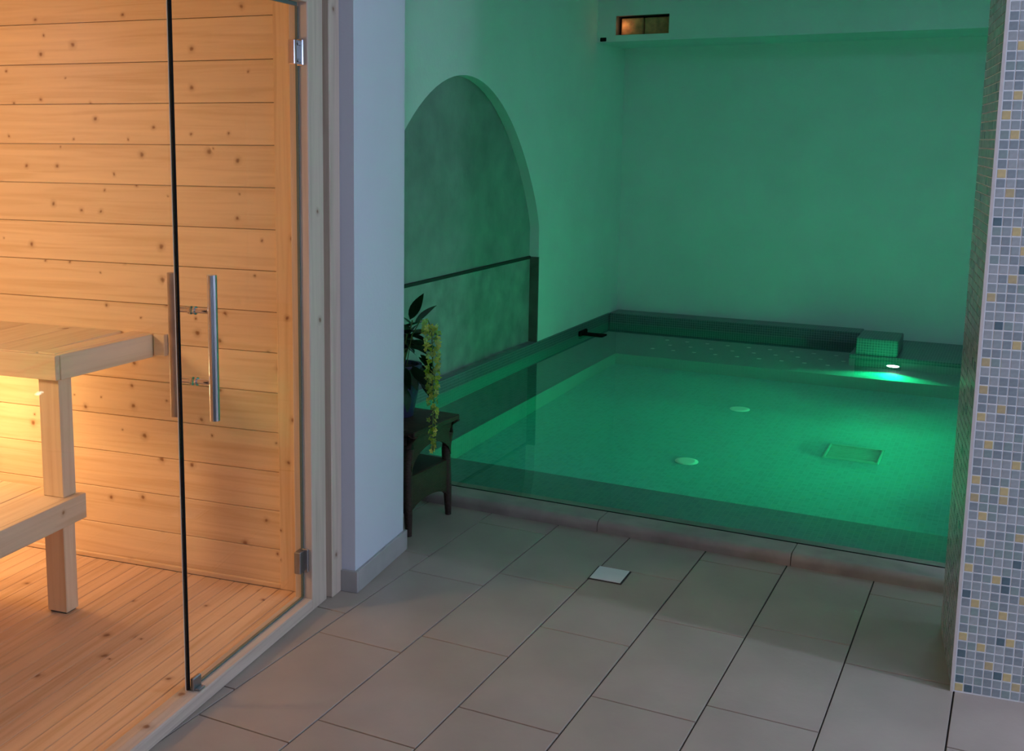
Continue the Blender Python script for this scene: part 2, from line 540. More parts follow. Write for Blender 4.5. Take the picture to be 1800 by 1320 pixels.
# ------------------------------------------------------------------ back wall and bulkhead with brick niche
struct('wall_back', B(-3.3, XR + 0.14, YWALL, YWALL + 0.12, -0.7, ZC), PLASTER, 'white plaster wall behind the pool tinted green', 'wall')
YBH, ZBH = 8.531, 2.295
nx0, nx1, nz0, nz1 = -2.884, -2.47, 2.343, 2.486
bm = bmesh.new()
xs, zs = [XL, nx0, nx1, XR + 0.02], [ZBH, nz0, nz1, ZC]
for i in range(3):
    for j in range(3):
        if i == 1 and j == 1:
            continue
        quad(bm, [(xs[i], YBH, zs[j]), (xs[i + 1], YBH, zs[j]), (xs[i + 1], YBH, zs[j + 1]), (xs[i], YBH, zs[j + 1])])
ND = 0.30
quad(bm, [(XL, YBH, ZBH), (XR + 0.02, YBH, ZBH), (XR + 0.02, YWALL, ZBH), (XL, YWALL, ZBH)])
bmesh.ops.remove_doubles(bm, verts=bm.verts, dist=1e-4)
bh = struct('trim_1', bm, PLASTER, 'plaster bulkhead above the pool with a rectangular niche', 'bulkhead')
bm = bmesh.new()
quad(bm, [(nx0, YBH, nz0), (nx1, YBH, nz0), (nx1, YBH + ND, nz0), (nx0, YBH + ND, nz0)])
quad(bm, [(nx0, YBH, nz1), (nx1, YBH, nz1), (nx1, YBH + ND, nz1), (nx0, YBH + ND, nz1)])
quad(bm, [(nx0, YBH, nz0), (nx0, YBH, nz1), (nx0, YBH + ND, nz1), (nx0, YBH + ND, nz0)])
quad(bm, [(nx1, YBH, nz0), (nx1, YBH, nz1), (nx1, YBH + ND, nz1), (nx1, YBH + ND, nz0)])
quad(bm, [(nx0, YBH + ND, nz0), (nx1, YBH + ND, nz0), (nx1, YBH + ND, nz1), (nx0, YBH + ND, nz1)])
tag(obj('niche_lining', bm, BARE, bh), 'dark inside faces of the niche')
for i, (a_, b_) in enumerate(((0.028, 0.20), (0.206, 0.405))):
    obj('brick', B(nx0 + a_, nx0 + b_, YBH + 0.045 + 0.012 * i, YBH + ND - 0.01, nz0 + 0.001, nz1 - 0.014, bev=0.006), BRICK, bh)
obj('cable_hole', B(-3.008, -2.958, YBH - 0.004, YBH + 0.01, ZBH + 0.004, ZBH + 0.034, bev=0.004), BLACK, bh)
light('POINT', 'niche_fill', (nx0 + 0.055, YBH + 0.012, (nz0 + nz1) / 2), 0.09, (1.0, 0.62, 0.30), shadow_soft_size=0.02, mis=False)  # added warm fill that brightens the left brick, no lamp body here

# ------------------------------------------------------------------ white pier / partition behind the sauna
pier = thing('wall_center', 'white painted wall end between the sauna and the pool', 'wall', SP, T7, kind='structure')
obj('wall_end', B(-1.3, 0.064, 0.208, 0.648, 0, ZC), PIERPAINT, pier)
bb = thing('baseboard_center', 'low grey tile baseboard around the white wall end', 'baseboard', SP, T7, kind='structure')
obj('front_piece', B(0.014, 0.0765, 0.197, 0.209, 0, 0.077, bev=0.0015), BASEB, bb)
obj('side_piece', B(0.0645, 0.0765, 0.2095, 0.648, 0, 0.077, bev=0.0015), BASEB, bb)
obj('back_piece', B(-0.6, 0.0765, 0.6485, 0.660, 0, 0.077, bev=0.0015), BASEB, bb)

# ------------------------------------------------------------------ sauna
plank_cache = {}


def plank_mesh(L_, W_, H_, mat, bev=0.002):
    k = (round(L_, 4), round(W_, 4), round(H_, 4), mat.name, bev)
    if k not in plank_cache:
        plank_cache[k] = mesh_of('plank', B(-L_ / 2, L_ / 2, -W_ / 2, W_ / 2, -H_ / 2, H_ / 2, bev=bev), mat)
    return plank_cache[k]


def basis(ax, ay, c):
    ax, ay = Vector(ax).normalized(), Vector(ay).normalized()
    az = ax.cross(ay)
    m = Matrix((ax, ay, az)).transposed().to_4x4()
    m.translation = Vector(c)
    return m


def plank(name, parent, mat, lo, hi, along, thin, origin=(0, 0, 0), bev=0.002):
    """timber box lo..hi in parent coordinates (minus origin); grain along axis index 'along', thickness axis 'thin'"""
    d = [h - l for l, h in zip(lo, hi)]
    c = Vector([(h + l) / 2 for l, h in zip(lo, hi)]) - Vector(origin)
    wide = 3 - along - thin
    ex = [Vector((1, 0, 0)), Vector((0, 1, 0)), Vector((0, 0, 1))]
    return obj(name, plank_mesh(d[along], d[wide], d[thin], mat, bev), None, parent, basis(ex[along], ex[wide], c))


WA = 0.08           # far wall of the sauna
SFZ = 0.03          # sauna floor level
SBX = -1.75         # left wall
SNY = -1.75         # near wall
# far wall of planks
sw = thing('wall_sauna_back', 'knotty spruce plank wall inside the sauna', 'wall', SP, T7, kind='structure')
obj('wall_core', B(SBX, -0.02, WA + 0.016, WA + 0.1, 0, 2.1), FRAMEWOOD, sw)
z = 0.0285
PITCH = 0.1365
k = 0
while z < 2.05:
    plank('plank', sw, SPRUCE, (SBX, WA, z + 0.0009), (-0.115, WA + 0.016, min(z + PITCH - 0.0009, 2.06)), 0, 1, bev=0.0016)
    z += PITCH
    k += 1
tag(plank('corner_trim', sw, SPRUCE, (-0.152, WA - 0.014, SFZ), (-0.067, WA + 0.0, 2.06), 2, 1), 'vertical corner board')
plank('skirting', sw, SPRUCE, (SBX, WA - 0.012, SFZ), (-0.152, WA, SFZ + 0.018), 0, 1)
# left wall, near wall, ceiling
sl = thing('wall_sauna_left', 'spruce plank wall behind the sauna benches', 'wall', SP, T7, kind='structure')
obj('wall_core', B(SBX - 0.06, SBX - 0.016, SNY, WA, 0, 2.1), FRAMEWOOD, sl)
z = 0.0285
while z < 2.05:
    plank('plank', sl, SPRUCE, (SBX - 0.016, SNY, z + 0.0009), (SBX, WA, min(z + PITCH - 0.0009, 2.06)), 1, 0, bev=0.0016)
    z += PITCH
sn = thing('wall_sauna_front', 'spruce plank wall on the near side of the sauna', 'wall', SP, T7, kind='structure')
obj('wall_core', B(SBX - 0.06, -0.07, SNY - 0.08, SNY - 0.016, 0, 2.1), FRAMEWOOD, sn)
z = 0.0285
while z < 2.05:
    plank('plank', sn, SPRUCE, (SBX, SNY - 0.016, z + 0.0009), (-0.07, SNY, min(z + PITCH - 0.0009, 2.06)), 0, 1, bev=0.0016)
    z += PITCH
sc = thing('ceiling_sauna', 'spruce plank ceiling inside the sauna', 'ceiling', SP, T7, kind='structure')
x = SBX
while x < -0.05:
    plank('plank', sc, SPRUCE, (x + 0.002, SNY, 2.06), (min(x + 0.135, -0.04), WA, 2.076), 1, 2)
    x += 0.1365
obj('ceiling_core', B(SBX - 0.06, 0.05, SNY - 0.08, WA + 0.1, 2.077, 2.12), FRAMEWOOD, sc)
# floor boards
sf = thing('floor_sauna', 'narrow spruce floorboards inside the sauna', 'floor', SP, T7, kind='structure')
obj('floor_core', B(SBX, -0.066, SNY, WA, 0.001, SFZ - 0.014), GROUT, sf)
x = -0.102
while x > SBX:
    plank('board', sf, FLOORWOOD, (max(x - 0.0563, SBX), SNY, SFZ - 0.014), (x, WA - 0.012, SFZ), 1, 2, bev=0.0016)
    x -= 0.0577
plank('border_board', sf, FLOORWOOD, (-0.1005, SNY, SFZ - 0.014), (-0.067, WA - 0.012, SFZ), 1, 2, bev=0.0016)

# timber frame of the glass front
fr = thing('sauna_partition', 'pale timber framed sauna partition with a fixed glass pane', 'partition', SP, T7)
plank('door_post', fr, FRAMEWOOD, (-0.066, 0.010, 0), (0.0, 0.114, 2.12), 2, 0, bev=0.003)
plank('cover_strip', fr, FRAMEWOOD, (-0.05, 0.132, 0), (0.014, 0.2075, ZC - 0.02), 2, 0, bev=0.003)
plank('groove_strip', fr, FRAMEWOOD, (-0.05, 0.1145, 0), (-0.012, 0.1315, 2.12), 2, 0, bev=0.001)
plank('bottom_rail', fr, FRAMEWOOD, (-0.065, SNY - 0.06, 0), (0.0, 0.0095, 0.042), 1, 2, bev=0.003)
plank('head_rail', fr, FRAMEWOOD, (-0.066, SNY - 0.06, 1.966), (0.0, 0.0095, 2.12), 1, 0, bev=0.003)
plank('head_panel', fr, FRAMEWOOD, (-0.066, SNY - 0.06, 2.121), (0.0, 0.114, ZC - 0.02), 1, 0, bev=0.003)
plank('near_post', fr, FRAMEWOOD, (-0.066, SNY - 0.16, 0), (0.0, SNY - 0.0605, 2.12), 2, 0, bev=0.003)

# glass door (hinged on the post) and fixed pane
GB = -0.036
gd = thing('glass_door', 'frameless glass sauna door with long steel pull handles', 'door', SP + Matrix.Rotation(T7, 3, 'Z') @ Vector((GB, 0, 0.046)), T7)
go = (GB, 0, 0.046)


def Bo(x0, x1, y0, y1, z0, z1, o, **k):
    return B(x0 - o[0], x1 - o[0], y0 - o[1], y1 - o[1], z0 - o[2], z1 - o[2], **k)


obj('pane', Bo(GB - 0.004, GB + 0.004, -0.680, 0.004, 0.047, 1.954, go), GLASS, gd)
tag(obj('edge_seal', Bo(GB - 0.0045, GB + 0.0045, -0.6895, -0.6802, 0.047, 1.954, go), BLACK, gd), 'black sealing strip')
tag(obj('bottom_seal', Bo(GB - 0.0045, GB + 0.0045, -0.680, 0.004, 0.0425, 0.0468, go), GLASSEDGE, gd), 'dark lower glass edge')
tag(obj('hinge_seal', Bo(GB - 0.0045, GB + 0.0045, 0.0042, 0.0095, 0.047, 1.954, go), GLASSEDGE, gd), 'dark hinge side edge')
tag(obj('top_seal', Bo(GB - 0.0045, GB + 0.0045, -0.680, 0.004, 1.9542, 1.965, go), GLASSEDGE, gd), 'dark upper glass edge')
for side, nm in ((1, 'handle'), (-1, 'inner_handle')):
    bm = bmesh.new()
    tube(bm, [(side * 0.062, -0.613, 0.80 - go[2]), (side * 0.062, -0.613, 1.195 - go[2])], 0.0135, 20)
    h = obj(nm, bm, STEEL if side > 0 else HANDLEWOOD, gd, smooth=True)
    for zz in (1.097, 0.903):
        bm = bmesh.new()
        tube(bm, [(side * 0.0045, -0.613, zz - go[2]), (side * 0.055, -0.613, zz - go[2])], 0.0075, 12)
        tube(bm, [(side * 0.0042, -0.613, zz - go[2]), (side * 0.010, -0.613, zz - go[2])], 0.0115, 14)
        obj('standoff', bm, CHROME, h, smooth=True)
for i, zz in enumerate((1.815, 0.175)):
    h = obj('hinge', Bo(GB - 0.011, GB + 0.012, -0.032, 0.009, zz - 0.037, zz + 0.037, go, bev=0.002), CHROME if i == 0 else DARKSTEEL, gd)
    obj('knuckle', Bo(GB + 0.0005, GB + 0.024, 0.0, 0.0095, zz - 0.04, zz + 0.04, go, bev=0.003), CHROME if i == 0 else DARKSTEEL, h)
    if i == 0:
        for s_ in (-0.026, 0.026):
            bm = bmesh.new()
            tube(bm, [(0.0125, -0.006, zz + s_ - go[2]), (0.0145, -0.006, zz + s_ - go[2])], 0.006, 12)
            obj('screw', bm, CHROME, h)
fx = obj('fixed_pane', B(GB - 0.004, GB + 0.004, SNY - 0.055, -0.6915, 0.044, 1.964), GLASS, fr)
tag(obj('pane_edge', B(GB - 0.0042, GB - 0.0018, -0.6914, -0.6904, 0.044, 1.964), WHITEPL, fx), 'pale polished glass edge')
co = (GB, -0.655, 0.042)
ck = thing('glass_clip', 'small dark steel clip at the lower free corner of the glass door', 'clip', SP + Matrix.Rotation(T7, 3, 'Z') @ Vector(co), T7)
obj('clip_body', Bo(GB + 0.0045, GB + 0.016, -0.680, -0.640, 0.0425, 0.078, co, bev=0.002), DARKSTEEL, ck)
obj('clip_foot', Bo(GB + 0.016, GB + 0.03, -0.675, -0.645, 0.0425, 0.048, co, bev=0.001), DARKSTEEL, ck)

# lower bench
lo_ = (-0.9, -0.85, SFZ)
lb = thing('sauna_bench', 'low sauna bench of pale boards standing in front of the higher bench', 'bench',
           SP + Matrix.Rotation(T7, 3, 'Z') @ Vector(lo_), T7, 'sauna benches')
for x0, x1 in ((-0.843, -0.6885), (-1.0, -0.8455), (-1.15, -1.0025)):
    plank('seat_board', lb, ASPEN, (x0, -1.60, 0.393), (x1, -0.288, 0.415), 1, 2, lo_)
plank('front_fascia', lb, ASPEN, (-0.688, -1.60, 0.333), (-0.666, -0.288, 0.416), 1, 0, lo_)
plank('end_fascia', lb, ASPEN, (-1.15, -0.310, 0.333), (-0.689, -0.290, 0.392), 0, 1, lo_)
for yy in (-0.378, -1.52):
    plank('leg', lb, ASPEN, (-0.765, yy, SFZ + 0.006), (-0.6885, yy + 0.058, 0.3925), 2, 0, lo_)
    plank('leg', lb, ASPEN, (-1.14, yy, SFZ + 0.006), (-1.065, yy + 0.058, 0.3925), 2, 0, lo_)
    for xx in (-0.765, -1.14):
        obj('foot_pad', Bo(xx + 0.008, xx + 0.068, yy + 0.006, yy + 0.052, SFZ, SFZ + 0.006, lo_), BLACK, lb)
# upper bench: right end slightly out of square
uo = (-1.2, -0.15, SFZ)
ub = thing('sauna_bench', 'high sauna bench of pale boards fixed to the plank wall', 'bench',
           SP + Matrix.Rotation(T7, 3, 'Z') @ Vector(uo), T7, 'sauna benches')
sk = math.atan2(0.048, 0.447)
er = Matrix.Translation(Vector((-0.68, -0.367, 0)) - Vector(uo)) @ Matrix.Rotation(-sk, 4, 'Z')
LEN = 0.449
for nm, lo, hi, al, tn in (('end_fascia', (-0.022, 0.0, 0.802), (0.0, LEN, 0.883), 1, 0),
                           ('border_board', (-0.098, 0.0, 0.863), (-0.0225, LEN - 0.006, 0.884), 1, 2)):
    o = plank(nm, ub, ASPEN, lo, hi, al, tn)
    o.matrix_basis = er @ o.matrix_basis
x = -0.775
while x > SBX + 0.02:
    plank('seat_board', ub, ASPEN, (max(x - 0.198, SBX + 0.003), -0.366, 0.862), (x, WA - 0.003, 0.883), 1, 2, uo)
    x -= 0.2
plank('front_fascia', ub, ASPEN, (SBX + 0.003, -0.388, 0.803), (-0.683, -0.367, 0.882), 0, 1, uo)
plank('leg', ub, ASPEN, (-0.775, -0.362, 0.4155), (-0.695, -0.300, 0.8615), 2, 1, uo)
plank('leg', ub, ASPEN, (-1.70, -0.362, SFZ), (-1.62, -0.300, 0.8615), 2, 1, uo)
plank('wall_cleat', ub, ASPEN, (-0.63, WA - 0.022, 0.808), (-0.585, WA - 0.001, 0.884), 0, 1, uo)

# sauna lamps
so = (-1.45, -0.1, 0.5)
sl1 = thing('sauna_lamp', 'warm lamp glowing under the high sauna bench', 'lamp', SP + Matrix.Rotation(T7, 3, 'Z') @ Vector(so), T7)
bm = bmesh.new(); tube(bm, [(-0.06, 0, 0), (0.06, 0, 0)], 0.03, 14); obj('lamp_body', bm, emis('warm_lamp_glow', (1.0, 0.62, 0.28), 6.0), sl1)
obj('lamp_bracket', B(-0.03, 0.03, 0.03, 0.164, -0.01, 0.01), STEEL, sl1)


def sl_world(v):
    return SP + Matrix.Rotation(T7, 3, 'Z') @ Vector(v)


light('POINT', 'sauna_bench_glow', sl_world((-1.30, -0.22, 0.62)), 8, (1.0, 0.64, 0.31), shadow_soft_size=0.08)
light('AREA', 'sauna_ceiling_glow', sl_world((-1.66, -1.3, 1.45)), 17, (1.0, 0.63, 0.34), sl_world((-0.9, 0.1, 0.9)), shape='DISK', size=0.3)

# ------------------------------------------------------------------ mosaic pillar
pc = Vector((-0.088, 3.386, 0))
pil = thing('mosaic_pillar', 'pillar clad in blue grey mosaic with scattered gold tiles', 'pillar', pc, T7)
PW, PD = 0.55, 0.477
obj('core', B(0.0028, PW, -0.0009, PD, 0, ZC), MGROUT, pil)
tag(obj('corner_trim', B(-0.0015, 0.0065, -0.003, 0.0055, 0.0, ZC), TRIM, pil), 'thin pale edge strip')
cols = [('blue_grey_tile', (0.37, 0.42, 0.43)), ('slate_tile', (0.30, 0.35, 0.37)), ('teal_grey_tile', (0.30, 0.385, 0.37)),
        ('pale_grey_tile', (0.43, 0.46, 0.465)), ('deep_teal_tile', (0.12, 0.19, 0.22)), ('gold_tile', (0.68, 0.54, 0.26)), ('bronze_tile', (0.58, 0.47, 0.26))]
PV, PH = 0.0255, 0.0238
tms = []
for nm, c in cols:
    mt = plain(nm, c, 0.22 if 'gold' not in nm else 0.3, noise=0.12, nscale=60, spec=0.5)
    me = mesh_of('mosaic_tile', B(-PH / 2 + 0.0017, PH / 2 - 0.0017, -0.002, 0.004, -PV / 2 + 0.0017, PV / 2 - 0.0017, bev=0.0008), mt)
    tms.append(me)
gold = {(70, 1), (65, 1), (63, 0), (61, 1), (57, 0), (55, 1), (51, 2), (49, 3), (46, 2), (44, 0), (39, 3), (37, 0), (34, 0), (32, 2), (31, 0),
        (28, 1), (26, 4), (24, 0), (23, 3), (22, 3), (22, 0), (20, 1), (18, 5), (0, 0), (6, 0), (14, 0), (10, 1), (17, 1), (5, 2), (3, 3),
        (13, 3), (9, 4), (2, 5), (6, 5), (1, 6), (11, 6)}
deep = {(1, 0), (4, 0), (11, 0), (0, 1), (12, 4), (13, 4), (2, 4), (6, 4), (15, 5), (41, 1), (52, 0), (47, 3)}
extra = []
rnd = random.Random(3)
for r in range(int(ZC / PV)):
    for c in range(int((PW - 0.008) / PH)):
        if (r, c) in gold:
            k = 5 if rnd.random() < 0.7 else 6
        elif (r, c) in deep:
            k = 4
        elif c > 6 or r > 73:
            k = rnd.choices(range(7), (6, 5, 4, 4, 1, 1, 0.6))[0]
        else:
            k = rnd.choices(range(4), (6, 5, 3, 4))[0]
        u, zz = 0.0078 + (c + 0.5) * PH, 0.003 + (r + 0.5) * PV
        if zz < 1.93 and u < 0.178 - 0.0775 * zz + 0.004:
            obj('mosaic_tile', tms[k], None, pil, Matrix.Translation((u, 0, zz)))
        else:
            extra.append((u, zz, k, 0))
# remaining tiles: hidden front part and the dark flank facing the sauna
bmx = bmesh.new()
for r in range(int(ZC / PV)):
    for c in range(int((PD - 0.008) / PH)):
        extra.append((0.0078 + (c + 0.5) * PH, 0.003 + (r + 0.5) * PV, rnd.choices(range(5), (6, 5, 4, 3, 1))[0], 1))
hw, hh = PH / 2 - 0.0017, PV / 2 - 0.0017
for u, zz, k, side in extra:
    if side == 0:
        ps = [(u - hw, -0.002, zz - hh), (u + hw, -0.002, zz - hh), (u + hw, -0.002, zz + hh), (u - hw, -0.002, zz + hh)]
        d = Vector((0, 0.005, 0))
    else:
        ps = [(-0.0005, u + hw, zz - hh), (-0.0005, u - hw, zz - hh), (-0.0005, u - hw, zz + hh), (-0.0005, u + hw, zz + hh)]
        d = Vector((0.005, 0, 0))
    a = [bmx.verts.new(p) for p in ps]
    b = [bmx.verts.new(Vector(p) + d) for p in ps]
    f = [bmx.faces.new(a)] + [bmx.faces.new((a[i], b[i], b[(i + 1) % 4], a[(i + 1) % 4])) for i in range(4)]
    for q in f:
        q.material_index = k
me = mesh_of('mosaic_field', bmx, None)
for t_ in tms:
    me.materials.append(t_.materials[0])
tag(obj('mosaic_field', me, None, pil), kind='stuff')

# ------------------------------------------------------------------ pool
pool = thing('pool_basin', 'sunken mosaic pool with submerged benches along its walls', 'pool', (-1.0, 6.6, ZPF), kind='structure')
po = Vector((-1.0, 6.6, ZPF))


def PB(*a, **k):
    bm = bmesh.new()
    box(bm, *a, **k)
    bmesh.ops.translate(bm, verts=bm.verts, vec=-po)
    return bm


BLX, BBY, BFY = -2.64, 8.03, 5.02
obj('pool_floor', PB(XL - 0.03, XR + 0.02, YF - 0.02, YB + 0.02, ZPF - 0.06, ZPF), POOLM, pool)
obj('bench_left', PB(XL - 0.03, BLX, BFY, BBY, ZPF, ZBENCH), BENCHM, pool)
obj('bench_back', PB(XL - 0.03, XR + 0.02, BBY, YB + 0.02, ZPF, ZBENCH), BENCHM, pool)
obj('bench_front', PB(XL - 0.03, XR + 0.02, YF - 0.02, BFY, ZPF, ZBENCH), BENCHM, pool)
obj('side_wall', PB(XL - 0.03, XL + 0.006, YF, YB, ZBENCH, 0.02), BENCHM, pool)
obj('side_coping', PB(XL - 0.03, XL + 0.008, YF, YB, 0.02, 0.11, bev=0.003), LEDGEM, pool)
obj('side_wall', PB(XR, XR + 0.02, YF, YB, ZPF, 0.11), POOLM, pool)
tag(obj('overflow_edge', PB(XL, XR, YF + 0.001, YF + 0.115, -0.01, 0.016, bev=0.004), CURB, pool), 'narrow ledge just below the water by the curb')
obj('front_wall', PB(XL, XR, YF - 0.02, YF, ZBENCH, 0.025), POOLM, pool)
obj('back_ledge', PB(XL + 0.008, -1.041, YB, YWALL, ZBENCH, 0.11, bev=0.004), LEDGEM, pool)
obj('lamp_ledge', PB(-1.04, XR, 8.42, YWALL, ZBENCH, 0.046, bev=0.004), LEDGEM, pool)
tag(obj('overflow_block', PB(-1.0, -0.722, 8.424, 8.80, 0.046, 0.168, bev=0.016, seg=3), LEDGEM, pool), 'raised mosaic block beside the pool lamp')
# air jets on the wide back bench
bm = bmesh.new(); lathe(bm, [(0.016, 0), (0.016, 0.005), (0.008, 0.008)], 12)
jet = mesh_of('air_jet', bm, WHITEPL)
for i in range(9):
    for j in range(3):
        obj('air_jet', jet, None, pool, Matrix.Translation(Vector((-2.45 + i * 0.16 + (j % 2) * 0.08, 8.35 + j * 0.2, ZBENCH)) - po))
bm = bmesh.new(); lathe(bm, [(0.062, 0), (0.062, 0.008), (0.045, 0.014)], 28)
inlet = mesh_of('floor_inlet', bm, WHITEPL)
for i, (x, y, lab) in enumerate(((-1.51, 7.12, 'white round floor inlet farther from the pool curb'), (-1.52, 5.90, 'white round floor inlet nearer to the pool curb'))):
    o = obj('floor_inlet', inlet, None, None, Matrix.Translation((x, y, ZPF)))
    tag(o, lab, 'floor inlet', 'round inlets on the pool floor')
gr = thing('drain_grate', 'rectangular steel drain grate on the green lit pool floor', 'drain grate', (-0.74, 6.45, ZPF))
for nm, a in (('frame_side', (-0.145, 0.145, -0.14, -0.125)), ('frame_side', (-0.145, 0.145, 0.125, 0.14)),
              ('frame_side', (-0.145, -0.13, -0.125, 0.125)), ('frame_side', (0.13, 0.145, -0.125, 0.125))):
    obj(nm, B(a[0], a[1], a[2], a[3], 0, 0.026, bev=0.004), GRATE, gr)
obj('grate_tray', B(-0.13, 0.13, -0.125, 0.125, 0.002, 0.006), GRATE, gr)
for i in range(7):
    obj('grate_bar', B(-0.128, 0.128, -0.113 + i * 0.0345, -0.095 + i * 0.0345, 0.0062, 0.016, bev=0.003), GRATE, gr)

# curb stones along the front edge
cb = thing('pool_curb', 'rounded pinkish marble curb along the front edge of the pool', 'curb', (-1.0, 4.21, 0))
prof = [(-0.065, 0.0)]
for k in range(9):
    a = PI - k * PI / 2 / 8
    prof.append((-0.040 + 0.027 * math.cos(a) + 0.002, 0.019 + 0.027 * math.sin(a)))
prof += [(0.064, 0.0455), (0.068, 0.042), (0.068, 0.0)]
xj = [-3.02, -2.19, -1.415, -0.668, 0.10, XR]
for a, b in zip(xj, xj[1:]):
    bm = bmesh.new()
    prism(bm, prof, 'x', a + 1.0 + 0.0015, b + 1.0 - 0.0015)
    obj('curb_stone', bm, CURB, cb, smooth=True)
tag(obj('inner_joint', B(-2.02, XR + 1.0, 0.0685, 0.0715, -0.02, 0.047), BLACK, cb), 'dark joint at the water edge')

# water
bm = bmesh.new()
nx, ny = 12, 12
wx0, wx1, wy0, wy1 = XL + 0.008, XR, YF + 0.0035, YB
grid = [[bm.verts.new((wx0 + (wx1 - wx0) * i / nx, wy0 + (wy1 - wy0) * j / ny, ZW)) for j in range(ny + 1)] for i in range(nx + 1)]
for i in range(nx):
    for j in range(ny):
        bm.faces.new((grid[i][j], grid[i + 1][j], grid[i + 1][j + 1], grid[i][j + 1]))
me = bpy.data.meshes.new('pool_water'); bm.normal_update(); bm.to_mesh(me); bm.free(); me.materials.append(WATER)
tag(obj('pool_water', me, None), 'still clear water filling the green lit pool', 'water', None, 'stuff')

# underwater lamps
LP = Vector((-0.745, 8.42, -0.175))
GREEN = (0.0, 1.0, 0.30)
la = thing('pool_lamp', 'glowing underwater lamp below the mosaic block', 'lamp', LP, 0, 'underwater pool lamps')
lens_m = emis('pool_lamp_glow', (0.75, 1.0, 0.85), 14.0)


def pool_lamp_parts(p, rot):
    bm = bmesh.new(); lathe(bm, [(0.055, 0), (0.055, 0.01), (0.042, 0.014)], 24)
    obj('lamp_ring', bm, STEEL, p, rot, smooth=True)
    bm = bmesh.new(); lathe(bm, [(0.041, 0.0145), (0.036, 0.019), (0.02, 0.023)], 24)
    obj('lens', bm, lens_m, p, rot, smooth=True)


pool_lamp_parts(la, Matrix.Rotation(PI / 2, 4, 'X'))
light('SPOT', 'pool_lamp_beam', LP + Vector((0, -0.03, 0)), 80, GREEN, LP + Vector((-0.1, -0.9, 0.25)),
      spot_size=math.radians(140), spot_blend=0.5, shadow_soft_size=0.03, mis=False)
LP2 = Vector((XR, 5.75, -0.335))
lb2 = thing('pool_lamp', 'glowing underwater lamp on the pool side behind the pillar', 'lamp', LP2, 0, 'underwater pool lamps')
pool_lamp_parts(lb2, Matrix.Rotation(-PI / 2, 4, 'Y'))
light('SPOT', 'pool_lamp_beam', LP2 + Vector((-0.03, 0, 0)), 215, GREEN, LP2 + Vector((-0.72, 0.22, 0.58)),
      spot_size=math.radians(116), spot_blend=0.4, shadow_soft_size=0.03, mis=False)

# dark skimmer mouth on the left pool wall
sk_ = thing('pool_skimmer', 'small dark skimmer plate at the waterline near the far corner', 'skimmer', (XL + 0.008, 8.34, ZW - 0.02))
obj('skimmer_plate', B(0, 0.19, -0.055, 0.055, 0.0, 0.028, bev=0.008, seg=2), BLACK, sk_)
obj('skimmer_bracket', B(0, 0.02, -0.08, 0.08, -0.03, 0.05, bev=0.004), BLACK, sk_)

# white plate set into the tiles
dc = thing('drain_cover', 'pale square drain cover set in the floor tiles', 'drain cover', (-1.222, 3.734, 0), math.radians(2))
obj('cover_frame', B(-0.062, 0.062, -0.067, 0.067, 0.0, 0.002, bev=0.0008), GROUT, dc)
obj('cover_plate', B(-0.056, 0.056, -0.061, 0.061, 0.0021, 0.005, bev=0.001), WHITEPL, dc)

# ------------------------------------------------------------------ wicker side table
tb = thing('side_table', 'dark brown wicker side table with a lower shelf', 'table', (-2.225, 3.90, 0), math.radians(-3))
hx, hy = 0.18, 0.155
for sx in (-1, 1):
    for sy in (-1, 1):
        bm = bmesh.new()
        pts = [(sx * (hx + 0.004), sy * (hy + 0.002), 0), (sx * hx, sy * hy, 0.12), (sx * (hx - 0.006), sy * (hy - 0.004), 0.28), (sx * (hx + 0.004), sy * hy, 0.36), (sx * (hx + 0.028), sy * (hy + 0.012), 0.415)]
        tube(bm, pts, [0.013, 0.018, 0.019, 0.020, 0.022], 10)
        obj('leg', bm, WICKER, tb, smooth=True)
obj('table_top', B(-hx - 0.042, hx + 0.042, -hy - 0.025, hy + 0.025, 0.408, 0.43, bev=0.008, seg=3), WICKER, tb, smooth=True)
obj('shelf', B(-hx, hx, -hy, hy, 0.225, 0.24, bev=0.004), WICKER, tb)


def apron(length, ztop, zmid, zend):
    n = 14
    lowr = [(-length / 2 + length * i / n, zend + (zmid - zend) * (1 - (2 * i / n - 1) ** 2) ** 0.6 if 0 < i < n else zend) for i in range(n + 1)]
    return [(-length / 2, ztop), (length / 2, ztop)] + list(reversed(lowr))


for ztop, zmid, zend, off in ((0.41, 0.345, 0.262, 0.010), (0.238, 0.128, 0.075, 0.0)):
    for s_ in (-1, 1):
        bm = bmesh.new(); prism(bm, apron(2 * hy, ztop, zmid, zend), 'x', s_ * (hx + off) - 0.006, s_ * (hx + off) + 0.006); obj('apron', bm, WICKER, tb)
        bm = bmesh.new(); prism(bm, apron(2 * hx, ztop, zmid + (0.0 if ztop < 0.3 else 0.01), zend), 'y', s_ * (hy + off * 0.5) - 0.006, s_ * (hy + off * 0.5) + 0.006); obj('apron', bm, WICKER, tb)

# ------------------------------------------------------------------ potted plant with trailing yellow flowers
pp = thing('potted_plant', 'potted plant with dark leaves and a hanging strand of yellow flowers', 'plant', (-2.20, 3.93, 0.431))
bm = bmesh.new(); lathe(bm, [(0.055, 0), (0.075, 0.10), (0.085, 0.19), (0.09, 0.195), (0.09, 0.215), (0.078, 0.215), (0.072, 0.19)], 26); obj('pot', bm, POT, pp, smooth=True)
bm = bmesh.new(); lathe(bm, [(0.072, 0.191), (0.072, 0.2), (0.03, 0.206)], 20); obj('soil', bm, SOIL, pp)


